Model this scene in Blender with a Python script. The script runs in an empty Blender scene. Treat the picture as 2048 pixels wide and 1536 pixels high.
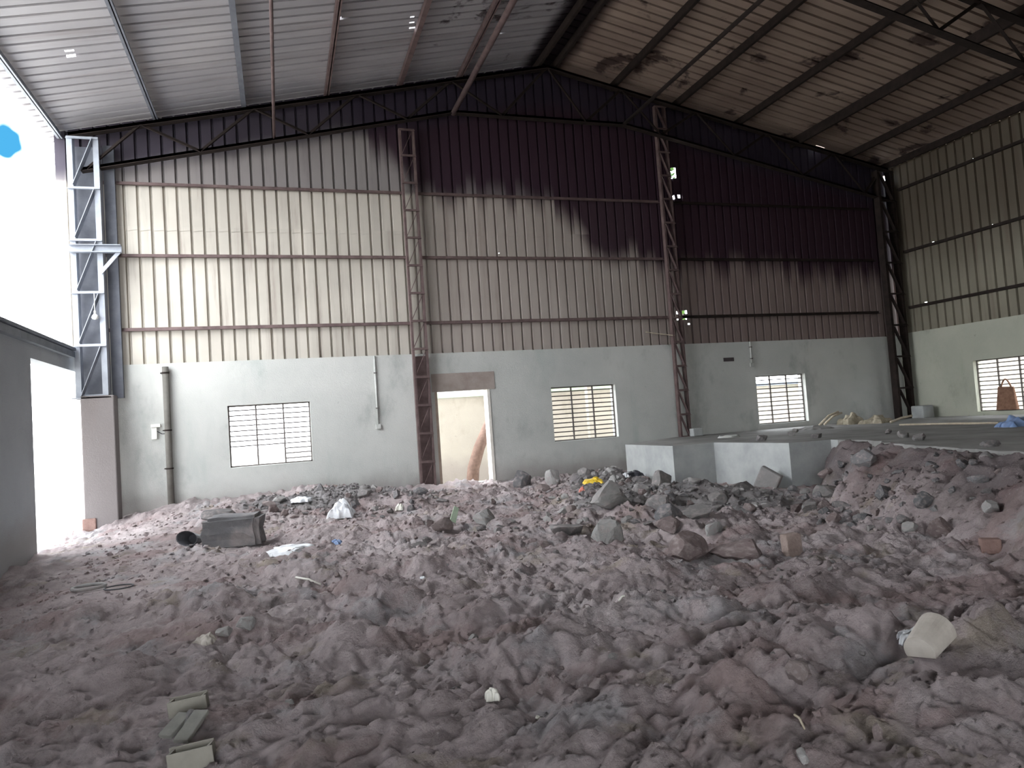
import bpy, bmesh, math, random
import numpy as np
from mathutils import Vector, Matrix
random.seed(7)
sc = bpy.context.scene
COL = sc.collection
R = math.radians

# ------------------------------------------------------------------ camera
YAW, PITCH, ROLL, FPX = .320281, .0487838, -.0691939, 1408.14
def cam_axes():
    cy, sy, cp, sp = math.cos(YAW), math.sin(YAW), math.cos(PITCH), math.sin(PITCH)
    F = Vector((sy*cp, cy*cp, sp)); Rt = Vector((cy, -sy, 0)); U = Rt.cross(F)
    c, s = math.cos(ROLL), math.sin(ROLL)
    return c*Rt + s*U, -s*Rt + c*U, F
AX, AU, AF = cam_axes()
EYE = 1.6
cd = bpy.data.cameras.new('camera'); cam = bpy.data.objects.new('camera', cd); COL.objects.link(cam)
cam.matrix_world = Matrix(((AX.x, AU.x, -AF.x, 0), (AX.y, AU.y, -AF.y, 0), (AX.z, AU.z, -AF.z, EYE), (0, 0, 0, 1)))
cd.sensor_width = 36; cd.lens = FPX/2048*36; cd.clip_start = .05; cd.clip_end = 500
sc.camera = cam
def ray(px, py): return AX*((px-1024)/FPX) + AU*((768-py)/FPX) + AF      # used to take positions off the survey of the hall
def at_z(px, py, z): d = ray(px, py); return d*((z-EYE)/d.z) + Vector((0, 0, EYE))

# ------------------------------------------------------------------ sky, exposure
sc.view_settings.view_transform = 'Standard'; sc.view_settings.look = 'None'
sc.view_settings.gamma = 1; sc.view_settings.use_curve_mapping = False
sc.view_settings.exposure = 1.15
SKY = 6.5
w = bpy.data.worlds.new('sky'); sc.world = w; w.use_nodes = True
nt = w.node_tree; N = nt.nodes; L = nt.links
bg = N['Background']; bg.inputs['Strength'].default_value = SKY
tc = N.new('ShaderNodeTexCoord')
nz = N.new('ShaderNodeTexNoise'); nz.inputs['Scale'].default_value = 9; nz.inputs['Detail'].default_value = 4
L.new(tc.outputs['Generated'], nz.inputs['Vector'])
dv = ray(8, 284).normalized()
dist = N.new('ShaderNodeVectorMath'); dist.operation = 'DISTANCE'; dist.inputs[1].default_value = dv
L.new(tc.outputs['Generated'], dist.inputs[0])
ad = N.new('ShaderNodeMath'); ad.operation = 'MULTIPLY_ADD'; ad.inputs[1].default_value = .11
L.new(nz.outputs['Fac'], ad.inputs[0]); L.new(dist.outputs['Value'], ad.inputs[2])
rp = N.new('ShaderNodeValToRGB')
rp.color_ramp.elements[0].position = .063; rp.color_ramp.elements[0].color = (.006, .034, .062, 1)      # blue gap between the clouds
rp.color_ramp.elements[1].position = .086; rp.color_ramp.elements[1].color = (.92, .96, 1, 1)
L.new(ad.outputs[0], rp.inputs[0]); L.new(rp.outputs[0], bg.inputs['Color'])

# ------------------------------------------------------------------ tagging and mesh helpers
def tag(o, label=None, cat=None, group=None, kind=None):
    if label: o['label'] = label
    if cat: o['category'] = cat
    if group: o['group'] = group
    if kind: o['kind'] = kind
    return o
def thing(name, label, cat, loc=(0, 0, 0), group=None, rotz=0):
    o = bpy.data.objects.new(name, None); COL.objects.link(o); o.location = loc; o.rotation_euler = (0, 0, rotz)
    o.empty_display_size = .1
    return tag(o, label, cat, group)
class MB:
    def __init__(s): s.v = []; s.f = []
    def add(s, vs, fs):
        b = len(s.v); s.v += [tuple(p) for p in vs]; s.f += [tuple(i+b for i in f) for f in fs]; return s
    def box(s, x0, x1, y0, y1, z0, z1):
        return s.add([(x, y, z) for z in (z0, z1) for y in (y0, y1) for x in (x0, x1)],
                     [(0, 2, 3, 1), (4, 5, 7, 6), (0, 1, 5, 4), (2, 6, 7, 3), (0, 4, 6, 2), (1, 3, 7, 5)])
    def bar(s, p, q, a, b, up=(0, 0, 1), off=(0, 0)):
        p, q, up = Vector(p), Vector(q), Vector(up); d = (q-p).normalized()
        sx = d.cross(up); sx = sx.normalized() if sx.length > 1e-4 else Vector((1, 0, 0)); u = sx.cross(d)
        vs = [e + sx*(off[0]+i*a/2) + u*(off[1]+j*b/2) for e in (p, q) for i, j in ((-1, -1), (1, -1), (1, 1), (-1, 1))]
        return s.add(vs, [(0, 1, 2, 3), (7, 6, 5, 4), (0, 4, 5, 1), (1, 5, 6, 2), (2, 6, 7, 3), (3, 7, 4, 0)])
    def angle(s, p, q, a, b, t=.012, up=(0, 0, 1)):          # L section
        s.bar(p, q, t, b, up); return s.bar(p, q, a, t, up, (a/2, -b/2))
    def channel(s, p, q, a, b, t=.012, up=(0, 0, 1)):        # C section
        s.bar(p, q, t, b, up); s.bar(p, q, a, t, up, (a/2, -b/2)); return s.bar(p, q, a, t, up, (a/2, b/2))
    def tube(s, pts, r, n=8):
        pts = [Vector(p) for p in pts]; rs = r if isinstance(r, (list, tuple)) else [r]*len(pts); vs = []; fs = []
        ov = [(q-p).normalized() for p, q in zip(pts, pts[1:])]
        ref = min((Vector((0, 0, 1)), Vector((1, 0, 0)), Vector((0, 1, 0))), key=lambda e: max(abs(d.dot(e)) for d in ov))
        for i, p in enumerate(pts):
            d = (pts[min(i+1, len(pts)-1)] - pts[max(i-1, 0)]).normalized()
            a = d.cross(ref).normalized(); b = d.cross(a)
            vs += [p + (a*math.cos(k*2*math.pi/n) + b*math.sin(k*2*math.pi/n))*rs[i] for k in range(n)]
        for i in range(len(pts)-1):
            for k in range(n): fs.append((i*n+k, i*n+(k+1) % n, (i+1)*n+(k+1) % n, (i+1)*n+k))
        fs += [tuple(range(n))[::-1], tuple((len(pts)-1)*n+k for k in range(n))]
        return s.add(vs, fs)
    def build(s, name, m, parent=None, smooth=False, loc=None, bevel=0, **kw):
        me = bpy.data.meshes.new(name); me.from_pydata(s.v, [], s.f); me.materials.append(m); me.validate(); me.update()
        bm = bmesh.new(); bm.from_mesh(me); bmesh.ops.recalc_face_normals(bm, faces=bm.faces); bm.to_mesh(me); bm.free()
        if smooth: me.polygons.foreach_set('use_smooth', [True]*len(me.polygons))
        o = bpy.data.objects.new(name, me); COL.objects.link(o)
        if parent: o.parent = parent
        if loc is not None: o.location = loc
        if bevel:
            b = o.modifiers.new('bevel', 'BEVEL'); b.width = bevel; b.segments = 2; b.limit_method = 'ANGLE'
        tag(o, kw.get('label'), kw.get('cat'), kw.get('group'), kw.get('kind'))
        return o
def struct(o): o['kind'] = 'structure'; return o

# ------------------------------------------------------------------ materials
class NT:
    def __init__(s, name, rough=.9, metal=0.0):
        s.m = bpy.data.materials.new(name); s.m.use_nodes = True; s.t = s.m.node_tree
        s.b = s.t.nodes['Principled BSDF']; s.b.inputs['Roughness'].default_value = rough
        s.b.inputs['Metallic'].default_value = metal; s.b.inputs['Specular IOR Level'].default_value = .25
        s.co = s.n('ShaderNodeTexCoord').outputs['Object']
    def n(s, k): return s.t.nodes.new(k)
    def l(s, a, b): s.t.links.new(a, b)
    def noise(s, scale, detail=5, rough=.55, stretch=None, src=None, dist=0):
        v = src or s.co
        if stretch:
            mp = s.n('ShaderNodeMapping'); mp.inputs['Scale'].default_value = stretch; s.l(v, mp.inputs[0]); v = mp.outputs[0]
        t = s.n('ShaderNodeTexNoise'); t.inputs['Scale'].default_value = scale; t.inputs['Detail'].default_value = detail
        t.inputs['Roughness'].default_value = rough; t.inputs['Distortion'].default_value = dist
        s.l(v, t.inputs['Vector']); return t.outputs['Fac']
    def ramp(s, fac, *st):
        r = s.n('ShaderNodeValToRGB'); e = r.color_ramp.elements
        while len(e) < len(st): e.new(.5)
        for el, (p, c) in zip(e, st): el.position = p; el.color = (*c, 1) if isinstance(c, tuple) else (c, c, c, 1)
        s.l(fac, r.inputs[0]); return r.outputs['Color']
    def mix(s, f, a, b, mode='MIX'):
        m = s.n('ShaderNodeMix'); m.data_type = 'RGBA'; m.blend_type = mode
        for sock, val in ((m.inputs['Factor'], f), (m.inputs['A'], a), (m.inputs['B'], b)):
            if isinstance(val, (float, int)): sock.default_value = val
            elif isinstance(val, tuple): sock.default_value = (*val, 1)
            else: s.l(val, sock)
        return m.outputs['Result']
    def math(s, op, a, b=0.0, c=None, clamp=False):
        m = s.n('ShaderNodeMath'); m.operation = op; m.use_clamp = clamp
        for i, v in enumerate((a, b, c)):
            if v is None: continue
            if isinstance(v, (float, int)): m.inputs[i].default_value = v
            else: s.l(v, m.inputs[i])
        return m.outputs[0]
    def step(s, v, a, b):
        m = s.n('ShaderNodeMapRange'); m.interpolation_type = 'SMOOTHSTEP'
        m.inputs['From Min'].default_value = a; m.inputs['From Max'].default_value = b; s.l(v, m.inputs['Value']); return m.outputs[0]
    def xyz(s):
        x = s.n('ShaderNodeSeparateXYZ'); s.l(s.co, x.inputs[0]); return x.outputs
    def rnd(s): return s.n('ShaderNodeObjectInfo').outputs['Random']
    def col(s, c): s.l(c, s.b.inputs['Base Color']); return s
    def bump(s, h, strength=.4, d=.02):
        b = s.n('ShaderNodeBump'); b.inputs['Strength'].default_value = strength; b.inputs['Distance'].default_value = d
        s.l(h, b.inputs['Height']); s.l(b.outputs[0], s.b.inputs['Normal']); return s
def simple(name, c1, c2, scale=6, rough=.85, bump=0, metal=0, vary=0.0):
    t = NT(name, rough, metal); f = t.noise(scale, 6, .6); c = t.ramp(f, (.3, c1), (.7, c2))
    if vary:
        k = t.math('MULTIPLY_ADD', t.rnd(), vary*2, 1-vary); c = t.mix(1.0, c, t.ramp(k, (0, 0.0), (1, 1.0)), 'MULTIPLY') if False else t.mix(t.rnd(), c, tuple(x*(1-vary) for x in c1))
    t.col(c)
    if bump: t.bump(t.noise(scale*5, 6, .65), bump, .02)
    return t.m

def m_plaster(name, a, b, dark, moss):
    t = NT(name, .92)
    c = t.ramp(t.noise(.55, 6, .6), (.3, a), (.72, b))
    c = t.mix(t.math('MULTIPLY', t.step(t.noise(1.1, 7, .65, (1, 1, .6)), .52, .74), .65), c, dark)
    c = t.mix(t.math('MULTIPLY', t.step(t.noise(.8, 5, .6, (1.5, 1.5, .35)), .55, .75), .5), c, moss)
    c = t.mix(t.math('MULTIPLY', t.step(t.noise(7, 6, .7), .64, .76), .55), c, tuple(x*.4 for x in dark))       # pitted spots
    z = t.xyz()[2]
    low = t.math('SUBTRACT', 1.0, t.step(t.math('MULTIPLY_ADD', t.noise(1.6, 5), -.7, z), -.15, .45), clamp=True)
    c = t.mix(t.math('MULTIPLY', low, .6), c, (.23, .2, .19))                                                     # earth splashed up the foot
    t.col(c).bump(t.mix(.5, t.noise(5, 7, .7), t.noise(40, 5, .7)), .35, .03)
    return t.m
M = {}
M['plaster'] = m_plaster('plaster', (.43, .44, .42), (.54, .54, .515), (.27, .28, .265), (.33, .37, .35))
M['plaster_right'] = m_plaster('plaster_right', (.36, .37, .31), (.47, .47, .39), (.2, .205, .17), (.29, .33, .24))
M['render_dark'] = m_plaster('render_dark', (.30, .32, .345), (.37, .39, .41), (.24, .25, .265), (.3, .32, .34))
M['casing'] = m_plaster('column_casing', (.12, .12, .13), (.17, .165, .175), (.085, .08, .085), (.16, .11, .105))
M['lintel'] = simple('lintel_plaster', (.26, .21, .19), (.36, .31, .28), 3, bump=.3)
M['concrete'] = simple('pale_concrete', (.29, .30, .30), (.42, .43, .42), 2.2, bump=.35)
M['slab'] = simple('dusty_slab', (.17, .165, .16), (.32, .31, .30), 1.4, bump=.5)

def m_sheet(name, a, b, kind):
    t = NT(name, .55, .15); X, Y, Z = t.xyz()
    c = t.ramp(t.noise(.7, 4, .5), (.35, a), (.65, b))
    # single pans weather a little differently
    pan = t.n('ShaderNodeTexWhiteNoise'); pan.noise_dimensions = '2D'
    cb = t.n('ShaderNodeCombineXYZ')
    u = X if kind == 'back' else Y
    t.l(t.math('FLOOR', t.math('MULTIPLY', u, 4.0)), cb.inputs[0])
    if kind == 'back': t.l(t.math('GREATER_THAN', Z, 6.1), cb.inputs[1])
    t.l(cb.outputs[0], pan.inputs['Vector'])
    c = t.mix(t.math('MULTIPLY', pan.outputs['Value'], .22), c, tuple(x*.55 for x in a))
    st = (6, .6, .6) if kind in ('roofl', 'roofr') else (5, 5, .35)
    if kind in ('roofl', 'roofr'): st = (.35, 5, 1)
    c = t.mix(t.math('MULTIPLY', t.step(t.noise(.8, 6, .65, st), .5, .75), .55 if kind != 'roofl' else .3), c, (.13, .085, .065))   # rust runs
    if kind in ('roofl', 'roofr'):
        lo, hi = (.60, .66) if kind == 'roofl' else (.575, .64)
        patch = t.step(t.noise(.75, 5, .6, None, None, .4), lo, hi)
        right = t.step(X, -1.0, 4.5)
        c = t.mix(t.math('MULTIPLY', t.math('MULTIPLY', patch, right), .85), c, (.035, .02, .02))                  # burnt-through paint
        d = t.math('ABSOLUTE', t.math('SUBTRACT', X, 6.65))
        rid = t.math('SUBTRACT', 1.0, t.step(t.math('MULTIPLY_ADD', t.noise(1.4, 4), -.5, d), .05, .42), clamp=True)
        c = t.mix(rid, c, (.02, .014, .018))                                                                      # sooty ridge strip
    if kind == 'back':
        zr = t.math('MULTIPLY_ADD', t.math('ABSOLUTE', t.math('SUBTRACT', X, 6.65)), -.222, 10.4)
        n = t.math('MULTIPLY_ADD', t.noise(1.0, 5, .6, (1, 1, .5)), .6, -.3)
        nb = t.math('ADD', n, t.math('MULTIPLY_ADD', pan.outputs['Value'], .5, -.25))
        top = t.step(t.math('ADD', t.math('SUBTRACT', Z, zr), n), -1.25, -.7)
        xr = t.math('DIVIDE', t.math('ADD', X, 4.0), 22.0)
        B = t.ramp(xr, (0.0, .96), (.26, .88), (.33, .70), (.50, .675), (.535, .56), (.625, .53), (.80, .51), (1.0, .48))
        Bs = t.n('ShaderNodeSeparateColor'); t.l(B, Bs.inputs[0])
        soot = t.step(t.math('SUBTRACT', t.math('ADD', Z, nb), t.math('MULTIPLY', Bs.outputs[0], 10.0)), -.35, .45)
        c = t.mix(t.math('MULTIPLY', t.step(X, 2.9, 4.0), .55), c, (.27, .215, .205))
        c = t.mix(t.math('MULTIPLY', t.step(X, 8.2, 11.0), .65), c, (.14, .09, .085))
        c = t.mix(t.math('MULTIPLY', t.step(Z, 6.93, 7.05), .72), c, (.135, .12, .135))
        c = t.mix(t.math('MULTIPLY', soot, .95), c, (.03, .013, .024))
        c = t.mix(t.math('MULTIPLY', top, .94), c, (.034, .027, .042))  # darkness behind the truss, put into the sheet colour
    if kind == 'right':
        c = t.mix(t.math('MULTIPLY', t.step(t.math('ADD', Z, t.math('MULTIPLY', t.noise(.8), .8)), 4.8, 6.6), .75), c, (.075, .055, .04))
    t.col(c).bump(t.noise(9, 4, .6), .08, .02)
    return t.m
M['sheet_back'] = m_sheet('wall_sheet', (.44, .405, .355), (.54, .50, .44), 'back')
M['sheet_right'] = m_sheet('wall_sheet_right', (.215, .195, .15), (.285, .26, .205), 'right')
M['roof_left'] = m_sheet('roof_sheet', (.36, .345, .36), (.44, .42, .43), 'roofl')
M['roof_right'] = m_sheet('roof_sheet_rusty', (.27, .2, .165), (.36, .275, .225), 'roofr')
M['steel'] = simple('oxide_steel', (.09, .06, .06), (.17, .12, .115), 5, .6, metal=.2)
M['steel_dark'] = simple('dark_steel', (.012, .008, .007), (.028, .019, .016), 5, .8)
M['steel_pale'] = simple('glare_grey_steel', (.25, .265, .30), (.34, .36, .40), 4, .6)  # grey paint with the left opening's bluish glare put into its colour
M['steel_grey'] = simple('grey_steel', (.10, .105, .125), (.15, .155, .175), 4, .8)
M['bar'] = simple('window_bar', (.05, .045, .05), (.1, .08, .075), 20, .6)
M['frame'] = simple('window_frame', (.10, .09, .085), (.16, .14, .13), 8, .7)
M['jamb'] = simple('door_jamb', (.62, .58, .52), (.72, .69, .63), 5, .8)
M['jamb_tan'] = simple('door_jamb_tan', (.36, .28, .22), (.48, .4, .33), 6, .8)
M['pvc'] = simple('conduit_pvc', (.38, .39, .37), (.5, .5, .48), 9, .6)
M['pvc_white'] = simple('white_fitting', (.7, .69, .65), (.78, .77, .73), 9, .5)
M['pipe'] = simple('downpipe', (.12, .112, .1), (.18, .17, .155), 4, .7)
M['outwall'] = m_plaster('compound_wall', (.31, .285, .25), (.40, .37, .32), (.22, .2, .16), (.32, .36, .28))
M['bark'] = simple('bark', (.10, .062, .05), (.17, .11, .085), 9, bump=.6)
M['leaf'] = simple('leaf', (.06, .17, .03), (.14, .3, .06), 10, .6)
M['tin'] = simple('lean_to_sheet', (.10, .115, .14), (.17, .19, .22), 4, .6)
M['yellow'] = simple('yellow_plastic', (.75, .48, .03), (.85, .62, .08), 30, .45)
M['pink'] = simple('pink_plastic', (.7, .22, .17), (.8, .33, .27), 30, .5)
M['blue'] = simple('blue_plastic', (.17, .26, .46), (.27, .36, .56), 8, .5)
M['white'] = simple('white_plastic', (.55, .56, .59), (.78, .79, .81), 9, .45, bump=.3)
M['paper'] = simple('white_paper', (.62, .60, .54), (.75, .73, .66), 14, .8)
M['tub'] = simple('dirty_white_tub', (.36, .32, .28), (.52, .48, .43), 5, .7, bump=.2)
M['greenshard'] = simple('green_shard', (.32, .42, .30), (.46, .54, .42), 9, .5)
M['wood'] = simple('weathered_wood', (.38, .32, .24), (.54, .47, .37), 12, .85)
M['sack'] = simple('jute_sack', (.26, .225, .17), (.42, .375, .29), 14, .95, bump=.5)
M['redblock'] = simple('laterite', (.25, .19, .17), (.36, .28, .25), 9, .95, bump=.7)
M['brick'] = simple('brick_red', (.22, .14, .12), (.30, .2, .175), 11, .95, bump=.5)
M['board'] = simple('grey_board', (.17, .165, .15), (.25, .245, .22), 9, .9, bump=.3)
M['paleboard'] = simple('pale_board', (.22, .205, .175), (.29, .27, .235), 7, .85)
M['inside'] = simple('dark_inside', (.05, .04, .045), (.09, .075, .075), 7, .95)
M['darkpot'] = simple('dark_tin', (.05, .05, .055), (.1, .1, .11), 7, .6)
M['bag'] = simple('brown_bag', (.17, .09, .06), (.28, .16, .11), 14, .95, bump=.4)
M['black'] = simple('black_plastic', (.02, .02, .025), (.05, .05, .06), 9, .45)

def m_stone(name, a, b, c):
    t = NT(name, .95)
    k = t.ramp(t.rnd(), (0, a), (.5, b), (1, c))
    k = t.mix(t.math('MULTIPLY', t.noise(6, 6, .65), .55), k, tuple(x*.5 for x in a))
    k = t.mix(t.math('MULTIPLY', t.step(t.noise(2.5, 4), .45, .7), .7), k, (.34, .295, .285))
    t.col(k).bump(t.noise(22, 7, .7), .55, .03); return t.m
M['stone'] = m_stone('grey_stone', (.17, .16, .16), (.26, .245, .24), (.36, .35, .34))
M['stone_pale'] = m_stone('pale_stone', (.34, .33, .32), (.42, .41, .40), (.5, .48, .46))
M['stone_dark'] = m_stone('dark_stone', (.13, .13, .135), (.18, .175, .18), (.24, .23, .235))
M['stone_red'] = m_stone('red_clod', (.19, .145, .14), (.26, .205, .198), (.33, .275, .265))
def m_earth():
    t = NT('churned_earth', .97)
    base = t.ramp(t.noise(.6, 6, .62), (.3, (.36, .298, .296)), (.5, (.49, .415, .415)), (.7, (.61, .54, .54)))
    base = t.mix(t.math('MULTIPLY', t.step(t.noise(.62, 6, .62, (1, 1.7, 1)), .5, .62), .8), base, (.37, .275, .268))    # red laterite soil
    base = t.mix(t.math('MULTIPLY', t.step(t.noise(.9, 6, .65, (1.2, 1, 1)), .53, .64), .8), base, (.43, .41, .42))   # grey cement dust
    base = t.mix(t.math('MULTIPLY', t.step(t.noise(1.3, 5, .6, (1, 1.3, 1)), .57, .68), .7), base, (.36, .305, .235))     # ochre patches
    ar = t.n('ShaderNodeAttribute'); ar.attribute_name = 'rubble'
    base = t.mix(t.math('MULTIPLY', ar.outputs['Fac'], .85), base, t.ramp(t.noise(1.6, 7, .7), (.35, (.17, .165, .17)), (.55, (.27, .26, .26)), (.72, (.38, .36, .36))))  # cement rubble of the heaps
    at = t.n('ShaderNodeAttribute'); at.attribute_name = 'soil'
    base = t.mix(t.math('MULTIPLY', at.outputs['Fac'], .8), base, t.ramp(t.noise(1.3, 6, .65), (.35, (.13, .115, .12)), (.55, (.155, .125, .125)), (.7, (.21, .125, .125))))  # dug-out subsoil of the bank
    base = t.mix(t.math('MULTIPLY', t.step(t.noise(4.5, 8, .74), .42, .7), .5), base, (.19, .155, .15))
    base = t.mix(t.math('MULTIPLY', t.step(t.noise(24, 6, .75), .56, .70), .5), base, (.52, .46, .445))
    base = t.mix(t.math('MULTIPLY', t.step(t.noise(13, 8, .8), .58, .70), .6), base, (.10, .08, .08))
    t.col(base).bump(t.mix(.45, t.noise(9, 9, .76), t.noise(45, 7, .75)), 1.0, .06); return t.m
M['earth'] = m_earth()
M['yard'] = simple('pale_yard', (.42, .40, .36), (.55, .53, .49), .8, bump=.2)

# ------------------------------------------------------------------ survey of the hall
YB = 16.0; XL = -3.8; XR = 17.4; XM = 6.65; ZR = 10.42; Y0 = -7.0
WT = 3.23                                                    # top of the plastered walls
def roof_z(x): return ZR - .226*(XM-x) if x < XM else ZR - .199*(x-XM)

# ------------------------------------------------------------------ ground
def perlin(x, y, seed):
    xi = np.floor(x).astype(np.int64); yi = np.floor(y).astype(np.int64); xf = x-xi; yf = y-yi
    def g(ix, iy, dx, dy):
        h = (ix*374761393 + iy*668265263 + seed*974634777) & 0xffffffff
        h = ((h ^ (h >> 13))*1274126177) & 0xffffffff; h = h ^ (h >> 16)
        a = (h & 0xffff)/65536.0*2*math.pi
        return np.cos(a)*dx + np.sin(a)*dy
    u = xf**3*(xf*(xf*6-15)+10); v = yf**3*(yf*(yf*6-15)+10)
    a = g(xi, yi, xf, yf)*(1-u) + g(xi+1, yi, xf-1, yf)*u
    b = g(xi, yi+1, xf, yf-1)*(1-u) + g(xi+1, yi+1, xf-1, yf-1)*u
    return (a*(1-v) + b*v)*1.4
def sstep(v, a, b): t = np.clip((v-a)/(b-a), 0, 1); return t*t*(3-2*t)
MOUNDS = [  # x, y, rx, ry, h
 (.9, 14.1, 1.7, .8, .22), (2.0, 13.2, .8, .7, .2), (-.6, 13.6, .8, .6, .12), (3.7, 12.6, 1.3, 1.2, .26), (3.0, 11.2, 1.0, .8, .1),
 (5.6, 11.4, 1.3, 1.3, .34), (4.6, 9.6, 1.1, 1.1, .22), (6.3, 13.4, 1.1, .9, .28), (6.6, 10.0, 1.2, 1.0, .2),
 (4.72, 7.75, .42, .4, .24), (5.15, 7.25, .35, .3, .18), (-.75, 7.2, .55, .4, .16), (.1, 8.6, .5, .4, .16), (-.2, 9.9, .7, .5, .14),
 (-1.2, 5.5, .5, .35, .12), (2.6, 5.1, .5, .35, .13), (1.7, 4.5, .35, .25, .12), (3.2, 6.2, .6, .5, .12), (4.3, 5.0, .5, .35, .13),
 (2.2, 3.4, .4, .3, .1), (.9, 6.9, .5, .4, .12), (3.6, 3.9, .5, .22, .1), (4.3, 3.5, .4, .22, .12), (1.25, 8.0, .8, .5, .1), (2.6, 8.7, .7, .5, .1),
 (1.35, 2.9, .3, .25, .08), (3.4, 2.7, .5, .3, .08), (.45, 5.6, .45, .3, .1),
]
PITS = [(.42, 4.05, .16, .13, .09), (3.55, 3.45, .35, .1, .1), (1.15, 4.45, .25, .12, .07), (1.6, 3.0, .18, .15, .06)]
FLATS = [(-2.12, 9.15, .5, .0), (-1.55, 8.95, .45, .0)]
EDGE = [(7.6, -7), (7.65, 3), (7.85, 5.6), (8.25, 7.0), (8.75, 8.4), (9.3, 9.2), (9.35, 10.15), (9.4, 16.5)]     # broken edge of the raised floor
EY = np.array([e[1] for e in EDGE]); EX = np.array([e[0] for e in EDGE])
PZ = .83
def ground(x, y):
    x = np.asarray(x, float); y = np.asarray(y, float)
    wx = x + .25*perlin(x/1.1, y/1.1, 3) + .06*perlin(x/.3, y/.3, 4); wy = y + .25*perlin(x/1.1, y/1.1, 5) + .06*perlin(x/.3, y/.3, 6)
    k = .55 + .45*sstep(perlin(x/2.7, y/2.7, 9), -.4, .4)
    n = .085*perlin(wx/1.5, wy/1.2, 11)
    n += .12*k*(np.abs(perlin(wx/.85, wy/.62, 12))-.22)
    n += .12*k*(np.abs(perlin(wx/.42, wy/.36, 13))-.22) + .05*k*perlin(wx/.3+3, wy/.26, 18)
    n += .075*(np.abs(perlin(wx/.16, wy/.14, 14))-.22)
    n += .038*(np.abs(perlin(x/.075, y/.07, 15))-.2)
    n += .008*perlin(x/.035, y/.033, 16)
    flat = 1 - .75*np.exp(-((x+2.6)/1.3)**2 - ((y-13)/3.0)**2)                 # trodden way in through the left opening
    h = n*flat
    h += sstep(y, 11.5, 16)*np.interp(x, [-4, -2, 1, 3, 5, 9], [.0, .33, .38, .2, .14, .12])
    h += -.1*(1-sstep(x, -3.2, -1.5))*(1-sstep(y, 14.6, 15.6))
    for mx, my, rx, ry, mh in MOUNDS:
        d = ((wx-mx)/rx)**2 + ((wy-my)/ry)**2; h += mh*np.exp(-d*1.4)
    for mx, my, rx, ry, mh in PITS:
        h -= mh*np.exp(-(((x-mx)/rx)**2 + ((y-my)/ry)**2)*1.5)
    for mx, my, rr_, zv in FLATS:
        kf = np.exp(-(((x-mx)**2+(y-my)**2)/rr_**2)**2); h = h*(1-kf) + zv*kf
    e = np.interp(y, EY, EX) + .18*perlin(x*.2+7, y/.55, 21) + .07*perlin(x*.2, y/.17, 22)
    d = e - x                                                                    # >0 in front of the edge
    run = np.interp(y, [0, 6, 8.5, 9.6, 10.3, 10.8], [1.3, 1.4, 1.15, .8, .35, .2])
    s = np.clip(1 - d/run, 0, 1)
    bank = .80*(s**.8) + (.16*np.abs(perlin(wx/.42, wy/.42, 23)) + .08*np.abs(perlin(wx/.16, wy/.16, 24)))*np.clip(s*3, 0, 1)*np.clip((1-s)*4+.25, 0, 1)
    bank *= 1-sstep(y, 10.2, 10.9)
    h = np.where(d < 0, np.where(y < 10.5, .70, h), np.maximum(h*(1-.7*s), 0)*1.0 + bank + np.minimum(h, 0)*(1-s))
    return h
def bank_mask(x, y):
    d = np.interp(y, EY, EX) - x
    return sstep(-d, -1.25, -.5)*(1-sstep(y, 10.3, 11.2))*sstep(y, 4.0, 5.5)
def rubble_mask(x, y):
    v = 0*x
    for mx, my, rx, ry in ((.8, 14.0, 1.7, .85), (5.9, 11.0, 1.2, 1.7), (6.6, 13.0, 1.1, 1.3), (6.7, 9.8, 1.3, 1.1), (4.9, 9.9, .8, .8)):
        v = np.maximum(v, np.exp(-(((x-mx)/rx)**2 + ((y-my)/ry)**2)))
    return sstep(v + .25*perlin(x/.5, y/.5, 31), .25, .6)
def gz(x, y): return float(ground(np.array([x]), np.array([y]))[0])
def hit(px, py):
    d = ray(px, py); t = 1.2*1.003**np.arange(1150)
    k = int(np.argmax(d.z*t + EYE <= ground(d.x*t, d.y*t))); x, y = d.x*t[k], d.y*t[k]
    return Vector((x, y, gz(x, y)))
ys = [-7, -6, -5, -4, -3, -2, -1, -.4, 0, .4, .8, 1.1]
y = 1.3
while y < 16.0: ys.append(y); y *= 1.0062
ys.append(16.02); ys = np.array(ys)
xs = np.concatenate([np.arange(-3.92, 10.0, .026), np.arange(10.0, 17.6, .4)])
GX, GY = np.meshgrid(xs, ys); GZ = ground(GX, GY)
nx, ny = len(xs), len(ys)
# crumbs of earth, part of the ground's surface
b = MB(); rq = np.random.RandomState(5); n = 9000
gx = np.concatenate([rq.uniform(-3, 7.5, n), rq.normal(5.4, 1.3, 2500), rq.normal(1.0, 1.1, 1500), rq.normal(7.4, .5, 1500)])
gy = np.concatenate([2.0+13*rq.rand(n)**1.3, rq.normal(10.8, 1.6, 2500), rq.normal(13.7, .7, 1500), rq.normal(8.0, 1.2, 1500)])
okm = (gx < 7.9) & (gy < 15.6) & (gx > -3.4) & ~((gx > 7.3) & (gy > 12.2)); gx, gy = gx[okm], gy[okm]; gh = ground(gx, gy)
sz = (.006+.022*rq.rand(len(gx))**3)*(.55+gy/9)
for i in range(len(gx)):
    s = sz[i]; ca, sa = math.cos(i), math.sin(i); pts = [(1, .2, -.4), (-.3, .9, -.5), (-.8, -.6, -.4), (.4, -.8, .3), (.5, .6, .5), (-.6, .2, .7)]
    b.add([(gx[i]+s*(px*ca-py*sa), gy[i]+s*(px*sa+py*ca), gh[i]+s*(pz*.8+.25)) for px, py, pz in pts],
          [(0, 1, 2), (0, 2, 3), (0, 3, 4), (0, 4, 1), (1, 4, 5), (1, 5, 2), (2, 5, 3), (3, 5, 4)])
crumb_v, crumb_f = b.v, b.f
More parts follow.
